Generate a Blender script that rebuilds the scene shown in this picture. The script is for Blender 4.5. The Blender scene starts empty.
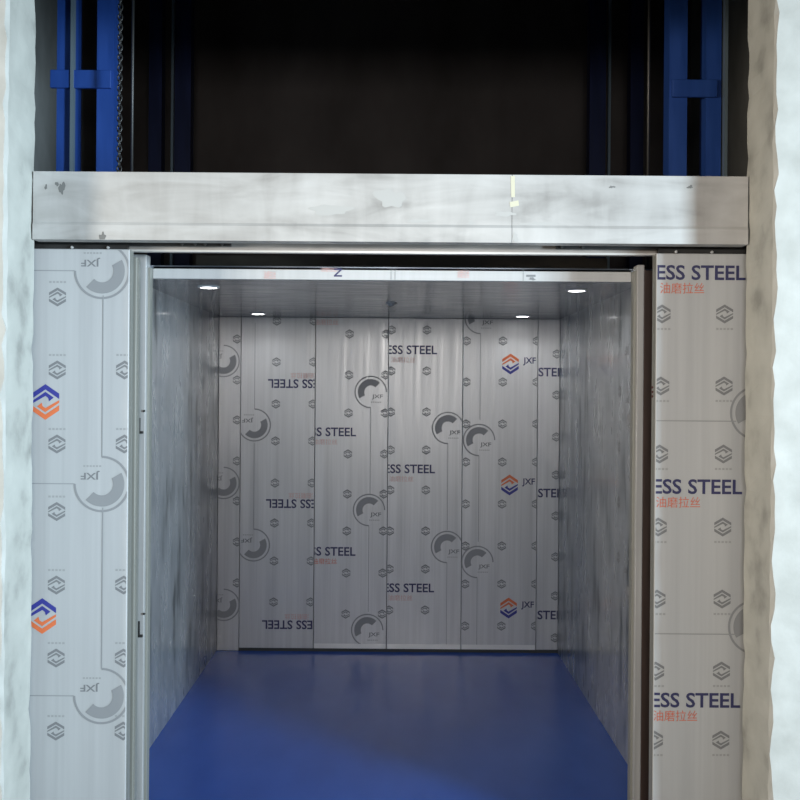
import bpy, bmesh, math, random
from mathutils import Matrix, Vector
random.seed(7)
C = bpy.context.scene.collection
F, CX, CY, TH, EYE = 1000.0, 394.0, 392.0, 0.0075, 1.6

def at(x, y, d):
    """point of the place seen at (x, y) of the photograph, d metres ahead"""
    dx, dy = x - CX, y - CY
    return (dx + TH*dy)*d/F, EYE - (dy - TH*dx)*d/F

# ------------------------------------------------------------------ materials
def mat(name, col, rough=.5, metal=0., spec=.5):
    m = bpy.data.materials.new(name); m.use_nodes = True
    b = m.node_tree.nodes['Principled BSDF']
    b.inputs['Base Color'].default_value = (*col, 1)
    b.inputs['Roughness'].default_value = rough
    b.inputs['Metallic'].default_value = metal
    b.inputs['Specular IOR Level'].default_value = spec
    return m

def noise_mat(name, stops, scale=(1, 1, 1), nscale=5., detail=6., rough=(.5, .5), metal=0., bump=0., spec=.5, distort=0., second=None):
    """colour ramp over stretched noise, roughness range, optional bump; second=(scale, nscale, weight)"""
    m = mat(name, stops[0][1], rough[0], metal, spec)
    nt = m.node_tree; N = nt.nodes; L = nt.links; b = N['Principled BSDF']
    tc = N.new('ShaderNodeTexCoord')
    def noi(sc, ns):
        mp = N.new('ShaderNodeMapping'); mp.inputs['Scale'].default_value = sc
        L.new(tc.outputs['Object'], mp.inputs['Vector'])
        n = N.new('ShaderNodeTexNoise'); n.inputs['Scale'].default_value = ns
        n.inputs['Detail'].default_value = detail; n.inputs['Distortion'].default_value = distort
        L.new(mp.outputs['Vector'], n.inputs['Vector'])
        return n.outputs['Fac']
    fac = noi(scale, nscale)
    if second:
        f2 = noi(second[0], second[1])
        mx = N.new('ShaderNodeMix'); mx.inputs[0].default_value = second[2]
        L.new(fac, mx.inputs[2]); L.new(f2, mx.inputs[3]); fac = mx.outputs[0]
    r = N.new('ShaderNodeValToRGB'); e = r.color_ramp.elements
    while len(e) < len(stops): e.new(.5)
    for k, (p, c) in enumerate(stops):
        e[k].position = p; e[k].color = (*c, 1)
    L.new(fac, r.inputs['Fac']); L.new(r.outputs['Color'], b.inputs['Base Color'])
    if rough[0] != rough[1]:
        mr = N.new('ShaderNodeMapRange')
        mr.inputs['From Min'].default_value = .3; mr.inputs['From Max'].default_value = .7
        mr.inputs['To Min'].default_value = rough[0]; mr.inputs['To Max'].default_value = rough[1]
        L.new(fac, mr.inputs['Value']); L.new(mr.outputs['Result'], b.inputs['Roughness'])
    if bump:
        bp = N.new('ShaderNodeBump'); bp.inputs['Strength'].default_value = bump; bp.inputs['Distance'].default_value = .01
        L.new(fac, bp.inputs['Height']); L.new(bp.outputs['Normal'], b.inputs['Normal'])
    return m

def emit(name, col, s):
    m = mat(name, col, .4); b = m.node_tree.nodes['Principled BSDF']
    b.inputs['Emission Color'].default_value = (*col, 1); b.inputs['Emission Strength'].default_value = s
    return m

g = lambda v, r=0, b=0: (v + r, v, v + b)
M = {}
M['film'] = noise_mat('film_covered_steel', [(.3, g(.455, -.006, .008)), (.7, g(.53, -.006, .008))], (6, 6, .25), 4., 4., (.36, .48), .15, second=((30, 30, .3), 3., .35))
M['film_back'] = noise_mat('film_covered_panel_steel', [(.3, g(.50, 0, .008)), (.7, g(.64, 0, .008))], (7, 7, .3), 4., 4., (.28, .45), .3, second=((40, 40, .3), 3., .35))
M['cabin_steel'] = noise_mat('smudged_cabin_steel', [(.36, (.085, .10, .105)), (.43, (.28, .30, .315)), (.52, (.355, .375, .395)), (.68, (.42, .44, .46))], (3.2, 4.2, 1.25), 1.9, 2.5, (.34, .24), .42, second=((7, 9, 2.0), 1.7, .28))
M['cabin_steel'].node_tree.nodes['Principled BSDF'].inputs['Coat Weight'].default_value = .22
M['cabin_steel'].node_tree.nodes['Principled BSDF'].inputs['Coat Roughness'].default_value = .07
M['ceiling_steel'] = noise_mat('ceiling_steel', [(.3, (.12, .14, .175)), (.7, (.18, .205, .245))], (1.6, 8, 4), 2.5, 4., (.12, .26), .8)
M['beam'] = noise_mat('stained_beam_steel', [(.34, g(.27, .012, -.012)), (.45, g(.38, .012, -.012)), (.56, g(.46, .010, -.012)), (.68, g(.54, .008, -.01))], (1.2, 1, 4.5), 2.6, 9., (.55, .3), .15, distort=.6, second=((5, 1, 1.2), 2., .35))
M['edge'] = noise_mat('brushed_edge_steel', [(.3, (.21, .21, .19)), (.7, (.28, .28, .255))], (20, 20, .4), 3., 3., (.4, .5), .15)
M['post'] = noise_mat('bright_post_steel', [(.3, g(.36, 0, 0)), (.7, g(.47, 0, 0))], (20, 20, .6), 3., 4., (.35, .45), .2)
M['track'] = noise_mat('track_steel', [(.3, (.30, .275, .255)), (.7, (.42, .39, .365))], (2, 2, 6), 3., 4., (.35, .5), .35)
M['lip'] = mat('track_lip_steel', (.62, .61, .59), .35, .4)
M['black'] = noise_mat('near_black_steel', [(.3, g(.006)), (.7, g(.02))], (3, 3, 3), 6., 5., (.5, .7))  # near-black tone for hanger plates, brackets and hooks
M['hem'] = mat('bare_bright_steel', (.80, .79, .77), .35, .2)
M['bolt'] = mat('zinc_bolt', (.75, .75, .75), .3, .7)
M['concrete'] = noise_mat('grey_concrete', [(.28, (.28, .28, .26)), (.45, (.41, .41, .38)), (.7, (.48, .48, .445))], (1, 1, 1), 7., 10., (.85, .95), 0, .3, .2)
M['plaster'] = noise_mat('white_plaster', [(.3, (.40, .40, .375)), (.7, (.52, .52, .495))], (1, 1, 1), 9., 8., (.85, .95), 0, .35, .2)
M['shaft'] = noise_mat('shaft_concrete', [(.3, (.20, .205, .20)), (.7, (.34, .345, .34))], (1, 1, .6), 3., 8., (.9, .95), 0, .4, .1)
M['shaft_dark'] = noise_mat('dark_shaft_wall', [(.3, (.09, .078, .074)), (.7, (.17, .148, .142))], (1, 1, .5), 2., 6., (.9, .95), 0, .3, .1)  # darker, browner tone than the shaft side walls
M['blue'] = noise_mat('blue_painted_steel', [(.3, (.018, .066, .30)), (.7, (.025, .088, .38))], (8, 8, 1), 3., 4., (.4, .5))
M['blue_shaded'] = noise_mat('shaded_blue_painted_steel', [(.3, (.008, .016, .075)), (.7, (.012, .024, .11))], (8, 8, 1), 3., 4., (.45, .55))  # mast blue with the shade deep in the shaft put into its colour
M['rail'] = mat('rail_steel', (.30, .40, .48), .35, .5)
M['chain'] = mat('oily_chain_steel', (.10, .10, .10), .4, .6)
M['rust'] = noise_mat('brown_primer_steel', [(.3, (.13, .08, .06)), (.7, (.20, .125, .095))], (10, 10, 1), 4., 6., (.5, .65))
M['brown_beam'] = noise_mat('dark_brown_steel', [(.3, (.10, .085, .07)), (.7, (.17, .145, .12))], (2, 4, 4), 4., 6., (.4, .6))
M['floor'] = noise_mat('blue_cabin_floor', [(.3, (.017, .078, .38)), (.7, (.022, .092, .43))], (2, 1, 1), 3., 2., (.25, .25), spec=.35)
M['sill'] = mat('grooved_sill_aluminium', (.5, .5, .5), .4, .8)
M['hall'] = noise_mat('landing_concrete_floor', [(.3, g(.24)), (.7, g(.34))], (1, 1, 1), 5., 8., (.8, .9))
M['hall_dark'] = mat('pit_floor', (.03, .03, .03), .9)
M['gap'] = mat('dark_skirting', (.035, .04, .04), .5)
M['led'] = emit('led_diffuser', (1., 1., 1.), 14)
M['ring'] = mat('lamp_ring', (.75, .75, .75), .3, .4)
M['dome'] = mat('pale_plastic', (.85, .87, .9), .3)
M['i_hex'] = mat('ink_grey', (.20, .205, .215), .5)
M['i_ring'] = mat('ink_mid_grey', (.27, .275, .285), .5)
M['i_line'] = mat('ink_line_grey', (.29, .30, .31), .5)
M['i_pale'] = mat('ink_pale_grey', (.35, .355, .36), .5)
M['i_text'] = mat('ink_navy', (.035, .035, .11), .5)
M['i_red'] = mat('ink_red', (.62, .17, .11), .5)
M['i_pink'] = mat('ink_faded_red', (.60, .36, .34), .5)
M['i_orange'] = mat('ink_orange', (.72, .17, .06), .5)
M['i_blue'] = mat('ink_blue', (.035, .04, .27), .5)
M['tape'] = mat('yellowed_tape', (.58, .55, .42), .5)
M['stain'] = mat('dark_grease_stain', (.16, .16, .155), .7)
M['stain_pale'] = mat('pale_film_residue', (.44, .43, .415), .55)
M['screw'] = mat('dark_red_screw', (.10, .03, .03), .5)

# ------------------------------------------------------------------ helpers
def tag(o, label=None, cat=None, group=None, kind=None):
    if label and not kind: kind = 'thing'
    for k, v in (('label', label), ('category', cat), ('group', group), ('kind', kind)):
        if v: o[k] = v
    return o

def empty(name, loc, label, cat, group=None):
    o = bpy.data.objects.new(name, None); o.empty_display_size = .05
    o.location = loc; C.objects.link(o)
    return tag(o, label, cat, group)

PLACE = {}
class MB:
    """collects shapes in one bmesh, in world metres; build() links ONE mesh object with its origin at 'org'"""
    def __init__(s): s.bm = bmesh.new(); s.mats = []
    def mi(s, m):
        if m not in s.mats: s.mats.append(m)
        return s.mats.index(m)
    def _take(s, bm, m):
        i = s.mi(m); mp = {}
        for v in bm.verts: mp[v] = s.bm.verts.new(v.co)
        for f in bm.faces:
            try: nf = s.bm.faces.new([mp[v] for v in f.verts])
            except ValueError: continue
            nf.material_index = i; nf.smooth = f.smooth
        bm.free()
    def box(s, x0, x1, y0, y1, z0, z1, m, bev=0.):
        b = bmesh.new(); bmesh.ops.create_cube(b, size=1)
        for v in b.verts:
            v.co = Vector(((x0+x1)/2 + v.co.x*(x1-x0), (y0+y1)/2 + v.co.y*(y1-y0), (z0+z1)/2 + v.co.z*(z1-z0)))
        if bev: bmesh.ops.bevel(b, geom=b.edges[:], offset=bev, segments=2, affect='EDGES', profile=.5)
        s._take(b, m); return s
    def cyl(s, c, axis, r0, r1, h, m, n=24, smooth=True):
        b = bmesh.new(); bmesh.ops.create_cone(b, cap_ends=True, segments=n, radius1=r0, radius2=r1, depth=h)
        q = Vector((0, 0, 1)).rotation_difference(Vector(axis)).to_matrix().to_4x4()
        bmesh.ops.transform(b, matrix=Matrix.Translation(c) @ q, verts=b.verts[:])
        for f in b.faces: f.smooth = smooth and len(f.verts) == 4
        s._take(b, m); return s
    def prism(s, prof, axis, a0, a1, m):
        """extrude a closed profile; axis 'x': prof = (y,z), axis 'z': prof = (x,y)"""
        b = bmesh.new()
        P = (lambda p, a: (a, p[0], p[1])) if axis == 'x' else (lambda p, a: (p[0], p[1], a))
        A = [b.verts.new(P(p, a0)) for p in prof]; B = [b.verts.new(P(p, a1)) for p in prof]
        b.faces.new(A); b.faces.new(B[::-1]); n = len(prof)
        for k in range(n): b.faces.new((A[k], B[k], B[(k+1) % n], A[(k+1) % n]))
        bmesh.ops.recalc_face_normals(b, faces=b.faces[:])
        s._take(b, m); return s
    def torus(s, c, R, r, m, rot=None, stretch=1., n=14, k=6):
        b = bmesh.new(); vs = []
        for i in range(n):
            a = 2*math.pi*i/n; row = []
            for j in range(k):
                t = 2*math.pi*j/k
                row.append(b.verts.new(((R + r*math.cos(t))*math.cos(a), r*math.sin(t), (R + r*math.cos(t))*math.sin(a)*stretch)))
            vs.append(row)
        for i in range(n):
            for j in range(k):
                b.faces.new((vs[i][j], vs[(i+1) % n][j], vs[(i+1) % n][(j+1) % k], vs[i][(j+1) % k])).smooth = True
        mtx = Matrix.Translation(c)
        if rot: mtx = mtx @ Matrix.Rotation(rot, 4, 'Z')
        bmesh.ops.transform(b, matrix=mtx, verts=b.verts[:])
        s._take(b, m); return s
    def build(s, name, parent=None, org=None, fix=False):
        if org is None:
            zs = [v.co.z for v in s.bm.verts]; xs = [v.co.x for v in s.bm.verts]; ys = [v.co.y for v in s.bm.verts]
            org = Vector(((min(xs)+max(xs))/2, (min(ys)+max(ys))/2, min(zs)))
        org = Vector(org)
        if fix: bmesh.ops.recalc_face_normals(s.bm, faces=s.bm.faces[:])
        bmesh.ops.translate(s.bm, vec=-org, verts=s.bm.verts[:])
        me = bpy.data.meshes.new(name); s.bm.to_mesh(me); s.bm.free()
        for m in s.mats: me.materials.append(m)
        o = bpy.data.objects.new(name, me); C.objects.link(o)
        if parent:
            o.parent = parent; o.location = org - PLACE.get(parent.name, parent.location)
        else: o.location = org
        PLACE[o.name] = org
        return o

def struct(o): o['kind'] = 'structure'; return o

# ------------------------------------------------------------------ film printing (2-D artwork, clipped to its sheet)
_txt = {}
def text_tris(body, bold=0.):
    if (body, bold) in _txt: return _txt[(body, bold)]
    cu = bpy.data.curves.new('lettering', 'FONT'); cu.body = body; cu.size = 1; cu.offset = bold; cu.resolution_u = 3
    o = bpy.data.objects.new('lettering', cu); C.objects.link(o)
    dg = bpy.context.evaluated_depsgraph_get(); dg.update()
    ev = o.evaluated_get(dg); me = ev.to_mesh()
    vs = [(v.co.x, v.co.y) for v in me.vertices]; fs = [list(p.vertices) for p in me.polygons]
    ev.to_mesh_clear(); bpy.data.objects.remove(o); bpy.data.curves.remove(cu)
    x0 = min(v[0] for v in vs); y0 = min(v[1] for v in vs); y1 = max(v[1] for v in vs)
    vs = [((x-x0)/(y1-y0), (y-y0)/(y1-y0)) for x, y in vs]
    _txt[(body, bold)] = (vs, fs, max(v[0] for v in vs)); return _txt[(body, bold)]

OUT = [(-.5, .235), (0, .5), (.5, .235), (.5, .085), (0, .35), (-.5, .085)]
INN = [(-.5, .015), (0, .285), (.3, .125), (.13, .02), (.1, .115), (0, .17), (-.5, -.055)]
def band(r0, r1, a0, a1, n=40):
    P = []
    for k in range(n):
        a, b = math.radians(a0 + (a1-a0)*k/n), math.radians(a0 + (a1-a0)*(k+1)/n)
        P.append([(r0*math.cos(a), r0*math.sin(a)), (r1*math.cos(a), r1*math.sin(a)), (r1*math.cos(b), r1*math.sin(b)), (r0*math.cos(b), r0*math.sin(b))])
    return P

class Sheet:
    """artwork collected as polygons per ink in sheet coordinates (u across, v up)"""
    def __init__(s): s.P = []
    def poly(s, pts, ink, c=(0, 0), rot=0, sx=1, sy=1):
        ca, sa = math.cos(math.radians(rot)), math.sin(math.radians(rot))
        s.P.append(([(c[0] + x*sx*ca - y*sy*sa, c[1] + x*sx*sa + y*sy*ca) for x, y in pts], ink))
    def hexa(s, c, rot=0, w=.058, ink='i_hex', micro=True):
        for r in (0, 180):
            for p in (OUT, INN): s.poly(p, ink, c, rot + r, w, w*1.12)
        if micro:
            sg = 1 if rot == 0 else -1
            for k in range(5): s.poly([(-.4, -.07), (.4, -.07), (.4, .07), (-.4, .07)], 'i_pale', (c[0] + (k-2)*.0125, c[1] - sg*.052), 0, .0105, .05)
    def logo(s, c, rot=0, w=.102, h=.128):
        for r, ink in ((0, 'i_orange'), (180, 'i_blue')):
            for p in (OUT, INN): s.poly(p, ink, c, rot + r, w, h)
    def ring(s, c, rot=0, R=.095, vline=0., hline=0.):
        # thin ring open at the lower right, thick curved band in the upper left, lettering in the open quarter
        for p in band(.92, 1., 0, 270, 60): s.poly(p, 'i_ring', c, rot, R, R)
        for p in band(.40, .80, 45, 210, 40): s.poly(p, 'i_ring', (c[0], c[1]), rot, R, R)
        sg = 1 if rot == 0 else -1
        s.text('JXF', (c[0] + sg*.007, c[1] - sg*.046), .031, rot, 'i_hex', 'L', 1, .02, width=R*.68)
        for k in range(6): s.poly([(-.4, -.5), (.4, -.5), (.4, .5), (-.4, .5)], 'i_pale', (c[0] + sg*(.006 + k*.011), c[1] - sg*.062), 0, .009, .006)
        if vline: s.poly([(-.5, 0), (.5, 0), (.5, -1), (-.5, -1)], 'i_line', (c[0], c[1] - sg*R*.96), rot, .0035, vline)
        if hline: s.poly([(0, -.5), (1, -.5), (1, .5), (0, .5)], 'i_line', (c[0] + sg*R*.96, c[1] + sg*.0), rot, hline, .0035)
    def text(s, body, c, h, rot=0, ink='i_text', anchor='L', sx=1., bold=.02, width=None):
        vs, fs, w = text_tris(body, bold)
        k = width/(w*h) if width else sx
        off = {'L': 0, 'R': -w, 'C': -w/2}[anchor]
        for f in fs: s.poly([(vs[i][0] + off, vs[i][1]) for i in f], ink, c, rot, h*k, h)
    def steel(s, c, rot=0, anchor='R', body='ESS STEEL', h=.055):
        """the lettering line; c = its end (R) or start (L) on the base line"""
        w = text_tris('ESS STEEL', .02)[2]
        s.text(body, c, h, rot, 'i_text', anchor, .31/(w*h))
    def red(s, c, rot=0, h=.037, width=.152, ink='i_red'):
        s.text('油磨拉丝', c, h, rot, ink, 'L', width=width, bold=0)
    def blob(s, c, rx, ry, ink, n=18, jag=.35):
        n = max(n, 30); ph = [random.uniform(0, 6.28) for _ in range(4)]
        rad = [1 + jag*(.5*math.sin(2*a + ph[0]) + .4*math.sin(3*a + ph[1]) + .35*math.sin(5*a + ph[2]) + .3*math.sin(7*a + ph[3])) for a in (2*math.pi*k/n for k in range(n))]
        s.poly([(q*math.cos(2*math.pi*k/n), q*math.sin(2*math.pi*k/n)) for k, q in enumerate(rad)], ink, c, 0, rx, ry)
    def emit(s, mb, rect, to3, lift=.0007):
        """clip to rect (u0,u1,v0,v1) and lay on the sheet; to3(u, v, lift) -> point"""
        u0, u1, v0, v1 = rect
        groups = {}
        for pts, ink in s.P: groups.setdefault(ink, []).append(pts)
        for k, (ink, polys) in enumerate(groups.items()):
            b = bmesh.new()
            for pts in polys:
                us = [p[0] for p in pts]; ws = [p[1] for p in pts]
                if max(us) < u0 or min(us) > u1 or max(ws) < v0 or min(ws) > v1: continue
                try: b.faces.new([b.verts.new((p[0], p[1], 0)) for p in pts])
                except ValueError: pass
            for co, no in (((u0, 0, 0), (-1, 0, 0)), ((u1, 0, 0), (1, 0, 0)), ((0, v0, 0), (0, -1, 0)), ((0, v1, 0), (0, 1, 0))):
                bmesh.ops.bisect_plane(b, geom=b.verts[:] + b.edges[:] + b.faces[:], plane_co=co, plane_no=no, clear_outer=True)
            for v in b.verts: v.co = Vector(to3(v.co.x, v.co.y, lift + .0001*k))
            mb._take(b, M[ink])

def film_sheet(name, x0, x1, z0, z1, yf, th, m, sheet, parent=None, edge=None, bev=.003):
    mb = MB(); mb.box(x0, x1, yf, yf + th, z0, z1, m, bev)
    if edge: edge(mb)
    sheet.emit(mb, (x0 + bev, x1 - bev, z0 + bev, z1 - bev), lambda u, v, l: (u, yf - l, v))
    return mb.build(name, parent)

# ------------------------------------------------------------------ sizes of the place
DW0, DW1 = 3.18, 3.40            # landing wall, near and far face
OXL, OXR = -1.226, 1.193          # its opening
DD = 3.47                        # landing door leaves
WL, WR, DB = -1.08, 1.02, 6.15   # cabin inside
CZ = 2.055
SXL, SXR, SB, STOP, PIT = -2.15, 2.15, 7.3, 4.6, -.25

# ------------------------------------------------------------------ setting
def rough_wall():
    mb = MB(); b = bmesh.new()
    def pier(xe, xo, sgn):
        # reveal (concrete) with uneven corners, plastered landing face with a broken edge
        n = 90; rows = []
        for k in range(n + 1):
            z = STOP*k/n
            j1 = .006*math.sin(k*1.7) * random.random() + random.uniform(-.004, .004)
            j2 = random.uniform(-.005, .005)
            far = Vector((xe + sgn*abs(j1), DW1, z)); near = Vector((xe + sgn*(.004 + abs(j2)), DW0, z))
            mid = far.lerp(near, .5) + Vector((random.uniform(-.0015, .0015), 0, 0))
            rows.append((far, mid, near, Vector((xo, DW0, z)), Vector((xo, DW1, z)), near + Vector((sgn*random.uniform(0, .014), -.012, 0)), Vector((xo, DW0 - .012, z))))
        R = [[mb.bm.verts.new(p) for p in r] for r in rows]
        ic, ip = mb.mi(M['concrete']), mb.mi(M['plaster'])
        for k in range(n):
            A, B = R[k], R[k+1]
            for i, j, mi in ((0, 1, ic), (1, 2, ic), (2, 5, ip), (5, 6, ip), (6, 4, ip), (4, 0, ic)):
                f = mb.bm.faces.new((A[i], A[j], B[j], B[i])); f.material_index = mi
        for row in (R[0], R[-1]):
            f = mb.bm.faces.new((row[0], row[1], row[2], row[5], row[6], row[4])); f.material_index = ic
    pier(OXL, -3.2, -1); pier(OXR, 3.2, 1)
    bmesh.ops.recalc_face_normals(mb.bm, faces=mb.bm.faces[:])
    mb.box(-3.2, 3.2, DW0, DW1, 3.05, STOP, M['concrete'])
    return mb.build('wall_front', org=(0, DW0, 0))
struct(rough_wall())
struct(MB().box(-3.2, 3.2, -1.2, DD + .14, -.2, 0, M['hall']).build('floor_landing'))
struct(MB().box(SXL - .2, SXL, DW1, SB, PIT, STOP, M['shaft']).build('wall_shaft_left'))
struct(MB().box(SXR, SXR + .2, DW1, SB, PIT, STOP, M['shaft']).build('wall_shaft_right'))
struct(MB().box(SXL - .2, SXR + .2, SB, SB + .2, PIT, STOP, M['shaft_dark']).build('wall_shaft_back'))
struct(MB().box(SXL - .2, SXR + .2, DW1, SB + .2, STOP, STOP + .15, M['shaft_dark']).build('ceiling_shaft'))
struct(MB().box(SXL - .2, SXR + .2, DD + .14, SB + .2, PIT - .1, PIT, M['hall_dark']).build('floor_pit'))

# cabin shell
struct(MB().box(WL - .03, WR + .03, 3.66, DB + .06, -.12, 0, M['floor']).build('floor', org=(0, 5, 0)))
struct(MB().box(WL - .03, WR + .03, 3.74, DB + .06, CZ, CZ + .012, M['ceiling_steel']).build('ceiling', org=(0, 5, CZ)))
struct(MB().box(WL - .03, WL, 3.74, DB + .03, 0, CZ, M['cabin_steel']).build('wall_left', org=(WL, 5, 0)))
mbr = MB().box(WR, WR + .03, 3.74, DB + .03, 0, CZ, M['cabin_steel'])
sh = Sheet()
for zz in (1.545, .80): sh.ring((-4.33, zz), 180, .09)
for zz in (1.86, 1.61, 1.36, 1.11, .86): sh.hexa((-4.52, zz), 180, .05, 'i_hex', False)
sh.text('JXF', (-4.34, 1.82), .05, 180, 'i_hex')
sh.emit(mbr, (-6.1, -3.75, .02, CZ - .02), lambda u, v, l: (WR - l, -u, v))
struct(mbr.build('wall_right', org=(WR, 5, 0)))
struct(MB().box(WL - .03, WR + .03, DB + .031, DB + .06, 0, CZ, M['gap']).build('wall_back'))
struct(MB().box(WL + .13, WR - .0, DB + .006, DB + .03, 0, .02, M['gap']).build('baseboard_back'))

# ------------------------------------------------------------------ back wall panels
edges = [WL, at(240, 485, DB)[0], at(314.5, 485, DB)[0], at(387.5, 485, DB)[0], at(462, 485, DB)[0], at(537, 485, DB)[0], WR]
def B(x, y): return at(x, y, DB)
S = [Sheet() for _ in range(6)]
for y in (361, 483, 605): S[0].ring(B(223.5, y), 180, .1)
for y in (339, 380, 420, 461, 501, 542, 583): S[0].hexa(B(237, y), 180, .052, micro=False)
for y in (321, 362, 404, 441, 483, 523, 561, 602):
    for x in (275, 312): S[1].hexa(B(x - (y-480)*.012, y), 180, .052, micro=False)
for y in (425, 545): S[1].ring(B(254 - (y-480)*.008, y), 180, .102, vline=.53, hline=.0)
for y, x in ((379, 268), (499, 266), (620, 262)):
    S[1].steel(B(x, y), 180, 'R'); S[1].red(B(x + 47, y - 6), 180, .036, .15, 'i_pink')
for y in (334, 375, 413, 454, 494, 531, 573, 614):
    for x in (347.5, 384): S[2].hexa(B(x - (y-480)*.014, y), 0, .052, micro=False)
for y in (392, 510, 630): S[2].ring(B(369 - (y-510)*.015, y), 0, .1, vline=.53)
for y, x in ((436.5, 356), (556, 355.5), (317, 357)):
    S[2].steel(B(x, y), 0, 'R'); S[2].red(B(x - 43, y + 8), 0, .036, .15, 'i_pink' if y < 500 else 'i_red')
for y in (330, 371, 412, 450, 490, 531, 569, 610):
    S[3].hexa(B(391.5 - (y-330)*.009, y), 0, .052, micro=False); S[3].hexa(B(427 - (y-330)*.007, y), 0, .052, micro=False)
for y in (428, 547): S[3].ring(B(448 - (y-428)*.008, y), 0, .1, vline=.53)
for y, x in ((354.5, 437), (473.5, 435), (592.5, 434)):
    S[3].steel(B(x, y), 0, 'R'); S[3].red(B(x - 46, y + 8), 0, .036, .15, 'i_pink')
for y in (341, 382, 424, 462, 504, 546, 584, 626):
    for x in (466.5, 503, 537): S[4].hexa(B(x - (y-340)*.006, y), 0, .052, micro=False)
for y in (318, 440, 562): S[4].ring(B(479 - (y-440)*.014, y), 0, .1, vline=.53)
for y in (364, 485, 608):
    S[4].logo(B(510.5 - (y-364)*.008, y)); S[4].text('JXF', B(523 - (y-364)*.008, y + 1.5), .05, 0, 'i_text', 'L', 1.)
for y, x in ((376.5, 538.5), (497.5, 538), (619.5, 537.5)): S[5].steel(B(x, y), 0, 'L', 'STEEL')
for y in (354, 395, 437, 475, 516, 557, 596, 638): S[5].hexa(B(557 - (y-354)*.007, y), 0, .052, micro=False)
labels = ['narrow film-covered steel wall panel in the left back corner, cut grey rings in a column',
          'film-covered back wall panel second from left, lettering printed upside down',
          'film-covered back wall panel left of the middle joint, grey rings along its right side',
          'film-covered back wall panel right of the middle joint, lettering starting at its left edge',
          'film-covered back wall panel with three orange and blue hexagon logos',
          'narrow film-covered steel wall panel in the right back corner, cut dark lettering']
for k in range(6):
    x0, x1 = edges[k] + .0015, edges[k+1] - .0015
    z0 = .001 if k == 0 else .02
    yf = DB + (.004 if k in (0, 5) else 0)
    def hem(mb, x0=x0, x1=x1, z0=z0, k=k):
        # bare strip along the foot where the film stops short
        if k in (2, 3, 4): mb.box(x0 + .004, x1 - .004, DB - .002, DB + .004, z0 + .001, z0 + .030, M['hem'])
    o = film_sheet('wall_panel', x0, x1, z0, CZ - .001, yf, DB + .025 - yf, M['film_back'], S[k], None, hem, .002)
    tag(o, labels[k], 'wall panel', 'film-covered panels of the cabin back wall')

# ------------------------------------------------------------------ ceiling lights
for (x, d, lab) in ((-.815, 4.38, 'round lit ceiling downlight at the front left of the cabin'), (.80, 4.40, 'round lit ceiling downlight at the front right of the cabin'),
                    (-.80, 5.86, 'round lit ceiling downlight by the back wall, left side'), (.755, 5.90, 'round lit ceiling downlight by the back wall, right side')):
    t = empty('ceiling_downlight', (x, d, CZ), lab, 'ceiling light', 'downlights in the cabin ceiling')
    m = MB()
    b = bmesh.new()
    prof = [(.037, 0), (.037, -.006), (.046, -.005), (.049, 0)]
    n = 32; rows = [[b.verts.new((x + r*math.cos(2*math.pi*i/n), d + r*math.sin(2*math.pi*i/n), CZ + h)) for r, h in prof] for i in range(n)]
    for i in range(n):
        for j in range(3): b.faces.new((rows[i][j], rows[i][j+1], rows[(i+1) % n][j+1], rows[(i+1) % n][j])).smooth = True
    m._take(b, M['ring']); m.build('trim_ring', t)
    MB().cyl((x, d, CZ - .0025), (0, 0, 1), .037, .037, .004, M['led'], 32).build('diffuser', t)
    ld = bpy.data.lights.new('downlight_lamp', 'SPOT'); ld.energy = 3.0; ld.spot_size = math.radians(150); ld.spot_blend = .6; ld.shadow_soft_size = .035; ld.color = (.93, .97, 1)
    lo = bpy.data.objects.new('downlight_lamp', ld); lo.location = (x, d, CZ - .012); C.objects.link(lo)
x, z = at(391, 303, 1); d = (CZ - EYE)/(z - EYE)
t = empty('ceiling_fitting', (x*d, d, CZ), 'small pale round fitting in the middle of the cabin ceiling', 'ceiling fitting')
MB().cyl((x*d, d, CZ - .002), (0, 0, 1), .028, .03, .004, M['ring'], 24).build('base_plate', t)
m = MB(); b = bmesh.new(); bmesh.ops.create_uvsphere(b, u_segments=20, v_segments=10, radius=.02)
for v in b.verts: v.co = Vector((x*d, d, CZ - .004)) + Vector((v.co.x, v.co.y, -abs(v.co.z)*.6))
for f in b.faces: f.smooth = True
m._take(b, M['dome']); m.build('dome', t)

# ------------------------------------------------------------------ header beam over the opening
BZ0, BZ1, BD = 2.106, 2.336, 3.375
bm_ = MB()
# folded sheet profile (depth, height): flat face, a shallow fold and a returned foot
prof = [(BD, BZ1), (BD, BZ0 + .06), (BD - .004, BZ0 + .05), (BD - .004, BZ0), (BD + .055, BZ0), (BD + .055, BZ0 + .012), (BD + .012, BZ0 + .012), (BD + .012, BZ1 - .012), (BD + .055, BZ1 - .012), (BD + .055, BZ1)]
xs, xm, xe = OXL - .0, at(512, 210, BD)[0], OXR + .0
bm_.prism(prof, 'x', xs + .003, xm - .0008, M['beam']); bm_.prism(prof, 'x', xm + .0008, xe - .003, M['beam'])
sh = Sheet()
T = lambda x, y: at(x, y, BD)
sh.blob(T(62, 188), .011, .018, 'stain'); sh.blob(T(57, 184), .006, .007, 'stain'); sh.blob(T(46, 187), .004, .009, 'stain')
sh.blob(T(690, 187), .008, .006, 'stain', jag=.5); sh.blob(T(612, 187), .009, .004, 'stain', jag=.5)
for xx, yy, a, c in ((470, 225, .012, .018), (330, 210, .06, .02), (390, 198, .05, .03), (540, 224, .07, .006), (505, 214, .04, .007), (420, 221, .05, .005), (570, 229, .05, .006)):
    sh.blob(T(xx, yy), a, c, 'stain_pale', 26, .3)
u, v = T(513, 192)
sh.poly([(-.5, -.5), (.3, -.5), (.5, .5), (-.4, .5)], 'tape', (u, v + .02), 3, .016, .075)
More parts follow.
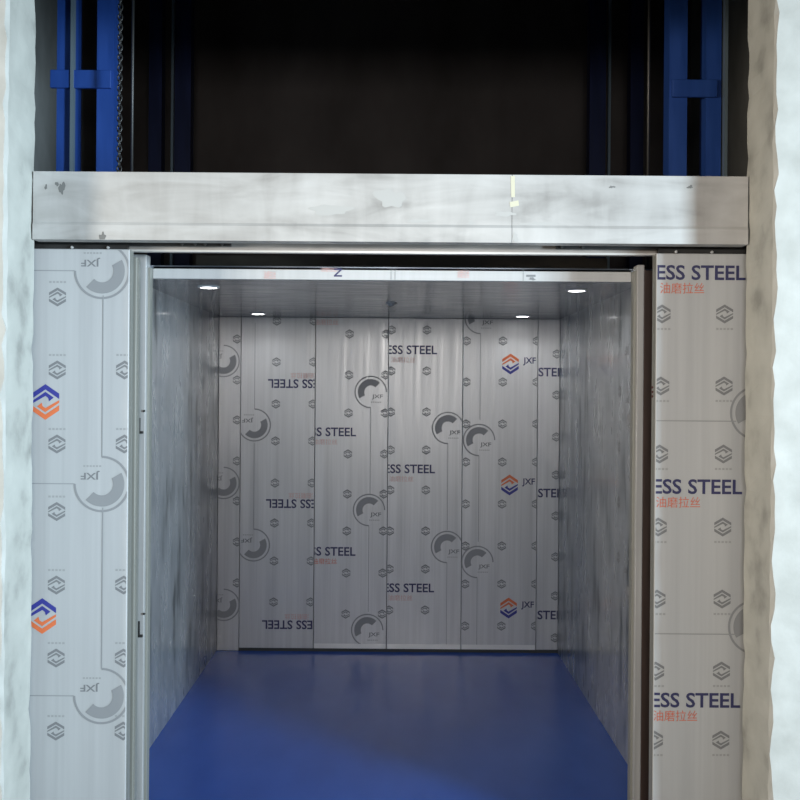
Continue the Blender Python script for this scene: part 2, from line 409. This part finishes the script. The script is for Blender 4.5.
sh.poly([(-.5, -.5), (.5, -.4), (.5, .5), (-.5, .4)], 'tape', (u + .005, v - .04), 8, .03, .02)
sh.emit(bm_, (xs + .01, xe - .01, BZ0 + .062, BZ1 - .004), lambda a, c, l: (a, BD - l, c))
sh = Sheet(); sh.blob(T(103, 239), .012, .018, 'stain', jag=.5); sh.blob(T(98, 243), .016, .007, 'stain', jag=.5); sh.blob(T(515, 238), .010, .014, 'stain_pale')
sh.emit(bm_, (xs + .01, xe - .01, BZ0 + .001, BZ0 + .049), lambda a, c, l: (a, BD - .004 - l, c))
tag(bm_.build('header_beam'), 'long stained steel header beam across the top of the elevator opening', 'beam')

# door track behind the beam
t = empty('door_track', (0, 3.55, 2.088), 'steel sliding door track running just under the header beam', 'door track')
MB().box(-1.7, 1.7, 3.545, 3.555, 2.096, 2.19, M['track']).build('track_web', t)
for q in (-1.55, 1.55): MB().box(q - .03, q + .03, DW1, 3.555, 2.205, 2.235, M['black']).box(q - .03, q + .03, 3.545, 3.555, 2.189, 2.21, M['black']).build('track_bracket', t)
MB().prism([(3.53, 2.0895), (3.56, 2.0895), (3.56, 2.096), (3.536, 2.0975), (3.53, 2.0965)], 'x', -1.7, 1.7, M['lip']).build('track_lip', t)

# ------------------------------------------------------------------ landing door leaves
LT = 2.0885
lx = at(128, 470, DD)[0]; rx = at(655, 470, DD)[0]
D = lambda x, y: at(x, y, DD)
sh = Sheet()
for y in (297, 370, 444, 511.5, 585, 658, 731):
    sh.hexa(D(57.6 - (y-297)*.004, y), 180, .059)
    if y not in (297, 511.5): sh.hexa(D(125 - (y-297)*.004, y), 180, .059)
for y in (402, 616): sh.logo(D(45.5 - (y-402)*.015, y), 180, .096, .124)
for y in (271, 484, 696): sh.ring(D(102.3 - (y-271)*.002, y), 180, .098, vline=.56, hline=.45)
left = empty('sliding_door', (lx - .46, DD + .025, .01), 'left sliding door leaf in printed film, blue over orange hexagon logos at its edge', 'sliding door', 'landing door leaves')
o = film_sheet('door_leaf', lx - .90, lx, .01, LT, DD, .05, M['film'], sh, left, lambda mb: mb.box(lx - .002, lx + .0015, DD + .004, DD + .048, .012, LT - .002, M['edge']))
sh = Sheet()
for y in (314, 386, 454, 527, 599, 671, 740):
    sh.hexa(D(724.6 - (y-314)*.009, y), 0, .059); sh.hexa(D(662 - (y-314)*.018, y), 0, .059)
for y, x, r in ((280.5, 745.5, 660), (494.5, 742, 656), (708, 740, 653)):
    sh.steel(D(x, y), 0, 'R', 'LESS STEEL', .052); sh.red(D(r, y + 13), 0, .038, .153)
for y, x in ((413, 757), (627, 755)): sh.ring(D(x, y), 0, .0945, vline=.56)
for y in (421, 634): 
    a = D(600, y); sh.poly([(0, -.5), (1, -.5), (1, .5), (0, .5)], 'i_line', (a[0], D(700, y)[1]), 0, D(736, y)[0] - a[0], .0035)
right = empty('sliding_door', (rx + .46, DD + .025, .01), 'right sliding door leaf in printed film, navy and red lettering', 'sliding door', 'landing door leaves')
film_sheet('door_leaf', rx, rx + .90, .01, LT, DD, .05, M['film'], sh, right, lambda mb: mb.box(rx - .0015, rx + .002, DD + .004, DD + .048, .012, LT - .002, M['edge']))
for (root, x0, x1, bx) in ((left, lx - .88, at(231, 247, 3.5)[0], (72, 108)), (right, at(556, 250, 3.5)[0], rx + .88, (676, 712))):
    plate = MB().box(x0, x1, 3.505, 3.515, LT + .0175, LT + .115, M['black'], .002).build('hanger_plate', root); 
    e0, e1 = (x0, lx - .01) if root is left else (rx + .01, x1)
    MB().box(e0, e1, DD + .012, DD + .034, LT, LT + .0175, M['black']).box(e0, e1, DD + .012, 3.514, LT + .0165, LT + .0185, M['black']).build('hanger_foot', root)
    for q in bx:
        a = at(q, 250, DD + .006)[0]
        MB().cyl((a, DD + .008, LT + .006), (0, 1, 0), .005, .005, .01, M['bolt'], 6, False).cyl((a, DD + .003, LT + .006), (0, 1, 0), .003, .003, .006, M['bolt'], 10).build('hanger_bolt', root)
    for q in ((182, 195, 205, 222) if root is left else (562, 583)):
        a = at(q, 247, 3.5)[0]
        MB().cyl((a, 3.5, LT + .024), (0, 1, 0), .005, .005, .01, M['chain'], 6, False).build('hanger_bolt', plate)
for q in (387.5, 392, 396.5):
    z = at(653, q, DD + .02)[1]
    MB().cyl((rx - .003, DD + .03, z), (1, 0, 0), .004, .004, .005, M['screw'], 10).build('screw', right)

# car door leaf behind the left landing leaf (its bare edge shows)
cl = empty('car_door', (-1.35, 3.585, .012), 'plain grey inner door leaf edge showing beside the left film-covered door', 'sliding door')
MB().box(-1.80, -.920, 3.565, 3.61, .012, 2.075, M['edge'], .003).build('door_leaf', cl)
MB().box(-.921, -.9165, 3.572, 3.603, .014, 2.07, M['edge']).build('edge_strip', cl)

# sill below the doors
t = empty('door_sill', (0, 3.55, 0), 'grooved metal threshold under the sliding doors', 'threshold')
MB().box(-1.3, 1.3, 3.455, 3.61, 0, .006, M['sill'], .001).build('sill_plate', t)
for yy in (3.46, 3.515, 3.555, 3.60): MB().box(-1.3, 1.3, yy - .003, yy + .003, .006, .0095, M['sill']).build('sill_rib', t)

# ------------------------------------------------------------------ cabin front: posts and lintel
t = empty('cabin_post', (-1.0, 3.71, 0), 'narrow bright steel post at the left edge of the cabin mouth', 'post', 'cabin front posts')
MB().box(-1.11, -.914, 3.68, 3.74, 0, 2.10, M['post'], .003).build('post_shell', t)
MB().box(-.914, -.905, 3.70, 3.74, 0, CZ, M['edge'], .001).build('inner_fold', t)
for (xx, yy) in ((138.5, 425), (138, 629)):
    a, z = at(xx, yy, 3.665)
    MB().box(a - .004, a + .004, 3.668, 3.680, z - .028, z + .026, M['black'], .001).box(a - .004, a + .015, 3.668, 3.680, z - .032, z - .023, M['black'], .001).build('latch_hook', t)
for (xx, yy) in ((144, 411), (144, 614)):
    a, z = at(xx, yy, 3.675)
    MB().cyl((a, 3.677, z), (0, 1, 0), .004, .004, .006, M['black'], 10).build('screw', t)
t = empty('cabin_post', (.95, 3.71, 0), 'narrow bright steel post at the right edge of the cabin mouth', 'post', 'cabin front posts')
MB().box(.892, .919, 3.68, 3.74, 0, 2.075, M['post'], .003).build('post_shell', t)
MB().box(.884, .892, 3.70, 3.74, 0, CZ, M['edge'], .001).build('inner_fold', t)
tag(MB().prism([(.919, 3.742), (1.04, 3.742), (1.04, 3.73), (.9265, 3.73), (.9265, 3.70), (.919, 3.70)], 'z', 0, 2.06, M['rust']).build('jamb_angle'),
    'brown steel angle in the gap between the right cabin post and the right door', 'steel angle')
LD = 3.745
z0, z1 = at(394, 280.5, LD)[1], at(394, 268, LD)[1]
sh = Sheet()
L_ = lambda x, y: at(x, y, LD)
sh.red(L_(264, 279), 0, .03, .045, 'i_pink'); sh.text('N', (L_(342, 276)[0], z0 + .012), .030, 90, 'i_text', 'L', 1.1)
sh.red(L_(321, 272), 0, .02, .06, 'i_pink'); sh.red(L_(457, 278), 0, .03, .045, 'i_pink')
for xx in (391, 395, 523): sh.poly([(-.5, 0), (.5, 0), (.5, 1), (-.5, 1)], 'i_line', (L_(xx, 280)[0], z0), 0, .003, .06)
sh.poly([(0, 0), (1, 0), (1, 1), (0, 1)], 'i_hex', L_(526, 277), 0, .035, .008); sh.blob(L_(532, 279), .01, .006, 'i_hex')
o = film_sheet('cabin_lintel', -.905, .884, z0, z1, LD - .005, .03, M['film'], sh, None, None, .002)
tag(o, 'thin pale film-covered lintel strip across the top of the cabin mouth', 'lintel')

# dark beam lying on the cabin roof
bz = CZ + .012
tag(MB().prism([(4.80, bz), (4.88, bz), (4.88, bz + .012), (4.815, bz + .012), (4.815, bz + .170), (4.88, bz + .170), (4.88, bz + .182), (4.80, bz + .182)], 'x', at(196, 262, 4.8)[0], 1.02, M['brown_beam']).build('roof_beam'),
    'dark brown steel channel lying across the cabin roof, seen through the gap under the header', 'beam')

# ------------------------------------------------------------------ lift masts in the shaft
def mast(name, label, d, posts, rails, rungs, mm, group):
    xs = [a for p in posts for a in p]
    t = empty(name, ((min(xs) + max(xs))/2, d + .05, PIT), label, 'lift mast', group)
    for (a, b) in posts:
        # open channel post
        w = .012
        MB().prism([(a, d), (b, d), (b, d + .10), (b - w, d + .10), (b - w, d + w), (a + w, d + w), (a + w, d + .10), (a, d + .10)], 'z', PIT, STOP, mm).build('post', t)
    for r in rails: MB().prism([(r - .008, d - .03), (r + .008, d - .03), (r + .008, d + .002), (r - .008, d + .002)], 'z', PIT, STOP, M['rail']).build('guide_rail', t)
    for (a, b, z, h) in rungs: MB().box(a, b, d - .022, d + .0, z, z + h, mm, .004).build('rung', t)
    return t
d = 4.9
X = lambda x, y=120: at(x, y, d)[0]
zr = at(80, 89, d)[1]
mast('lift_mast', 'bright blue two-post lift mast with a cross rung above the left door', d, [(X(56.5), X(75)), (X(96.5), X(113.5))], [X(73.5)],
     [(X(51), X(112), zr + 1.05*k, .088) for k in (-3, -2, -1, 0, 1)], M['blue'], 'lift masts beside the cabin')
zr = at(690, 98, d)[1]
mast('lift_mast', 'darker blue two-post lift mast with a cross rung above the right door', d, [(X(669), X(687)), (X(706), X(721))], [X(724)],
     [(X(671), X(716), zr + 1.05*k, .085) for k in (-3, -2, -1, 0, 1)], M['blue'], 'lift masts beside the cabin')
d = 6.75
X = lambda x, y=200: at(x, y, d)[0]
mast('rear_mast', 'rear mast in blue darkened for shade, deep in the shaft, behind the cabin on the left', d, [(X(148), X(161)), (X(174), X(190))], [X(172.5)],
     [(X(148), X(190), z, .09) for z in (.4, 1.9)], M['blue_shaded'], 'rear masts behind the cabin')
mast('rear_mast', 'rear mast in blue darkened for shade, deep in the shaft, behind the cabin on the right', d, [(X(589), X(605)), (X(630), X(643))], [X(608)],
     [(X(589), X(643), z, .09) for z in (.4, 1.9)], M['blue_shaded'], 'rear masts behind the cabin')

# chain and ropes
a = at(119.5, 120, 4.75)[0]
m = MB(); z = PIT + .02; k = 0
while z < 4.6:
    m.torus((a, 4.75, z), .011, .0035, M['chain'], (0, math.pi/2)[k % 2], 1.5, 10, 5); z += .024; k += 1
tag(m.build('lifting_chain'), 'dark lifting chain hanging beside the left blue mast', 'chain')
def rope(x, y, d, label, m_):
    a = at(x, y, d)[0]
    o = MB().cyl((a, d, (2.2 + STOP)/2), (0, 0, 1), .007, .007, STOP - 2.2, M['chain'], 10).build('wire_rope'); tag(o, label, 'rope', 'wire ropes in the shaft')
rope(132, 160, 5.0, 'thin grey wire rope hanging right of the lifting chain', 0)
rope(648, 165, 5.0, 'thin grey wire rope hanging left of the right blue mast', 0)

# ------------------------------------------------------------------ light
w = bpy.data.worlds.new('hall_light'); bpy.context.scene.world = w; w.use_nodes = True
w.node_tree.nodes['Background'].inputs[0].default_value = (.86, .93, 1, 1)
w.node_tree.nodes['Background'].inputs[1].default_value = .10
def area(name, loc, aim, sx, sy, e, col, spread):
    l = bpy.data.lights.new(name, 'AREA'); l.shape = 'RECTANGLE'; l.size = sx; l.size_y = sy; l.energy = e; l.color = col; l.spread = math.radians(spread)
    o = bpy.data.objects.new(name, l); o.location = loc
    o.rotation_euler = (Vector(aim) - Vector(loc)).to_track_quat('-Z', 'Y').to_euler(); C.objects.link(o)
area('landing_daylight', (5.0, -.5, 1.85), (-2.3, 3.4, 1.5), .8, 1.5, 150, (.68, .87, 1), 75)
area('landing_lamp', (-5.2, -.4, 1.95), (2.0, 3.4, 1.5), .8, 1., 50, (1, .86, .68), 75)
area('cabin_fill_light', (.1, -.9, 2.05), (0, 6, 1.1), 1.2, .4, 19, (1, .97, .93), 100)  # added fill at head height, no ceiling lamp; brightens the cabin back wall

# ------------------------------------------------------------------ camera
cam = bpy.data.cameras.new('camera'); cam.sensor_width = 36; cam.lens = 45
cam.shift_x = .0075; cam.shift_y = -.01; cam.clip_start = .05
co = bpy.data.objects.new('camera', cam); C.objects.link(co)
c_, s_ = math.cos(TH), math.sin(TH)
co.matrix_world = Matrix(((c_, -s_, 0, 0), (0, 0, -1, 0), (s_, c_, 0, EYE), (0, 0, 0, 1)))
sc = bpy.context.scene; sc.camera = co
vs = sc.view_settings; vs.view_transform = 'Standard'; vs.look = 'None'; vs.gamma = 1; vs.exposure = 0; vs.use_curve_mapping = False
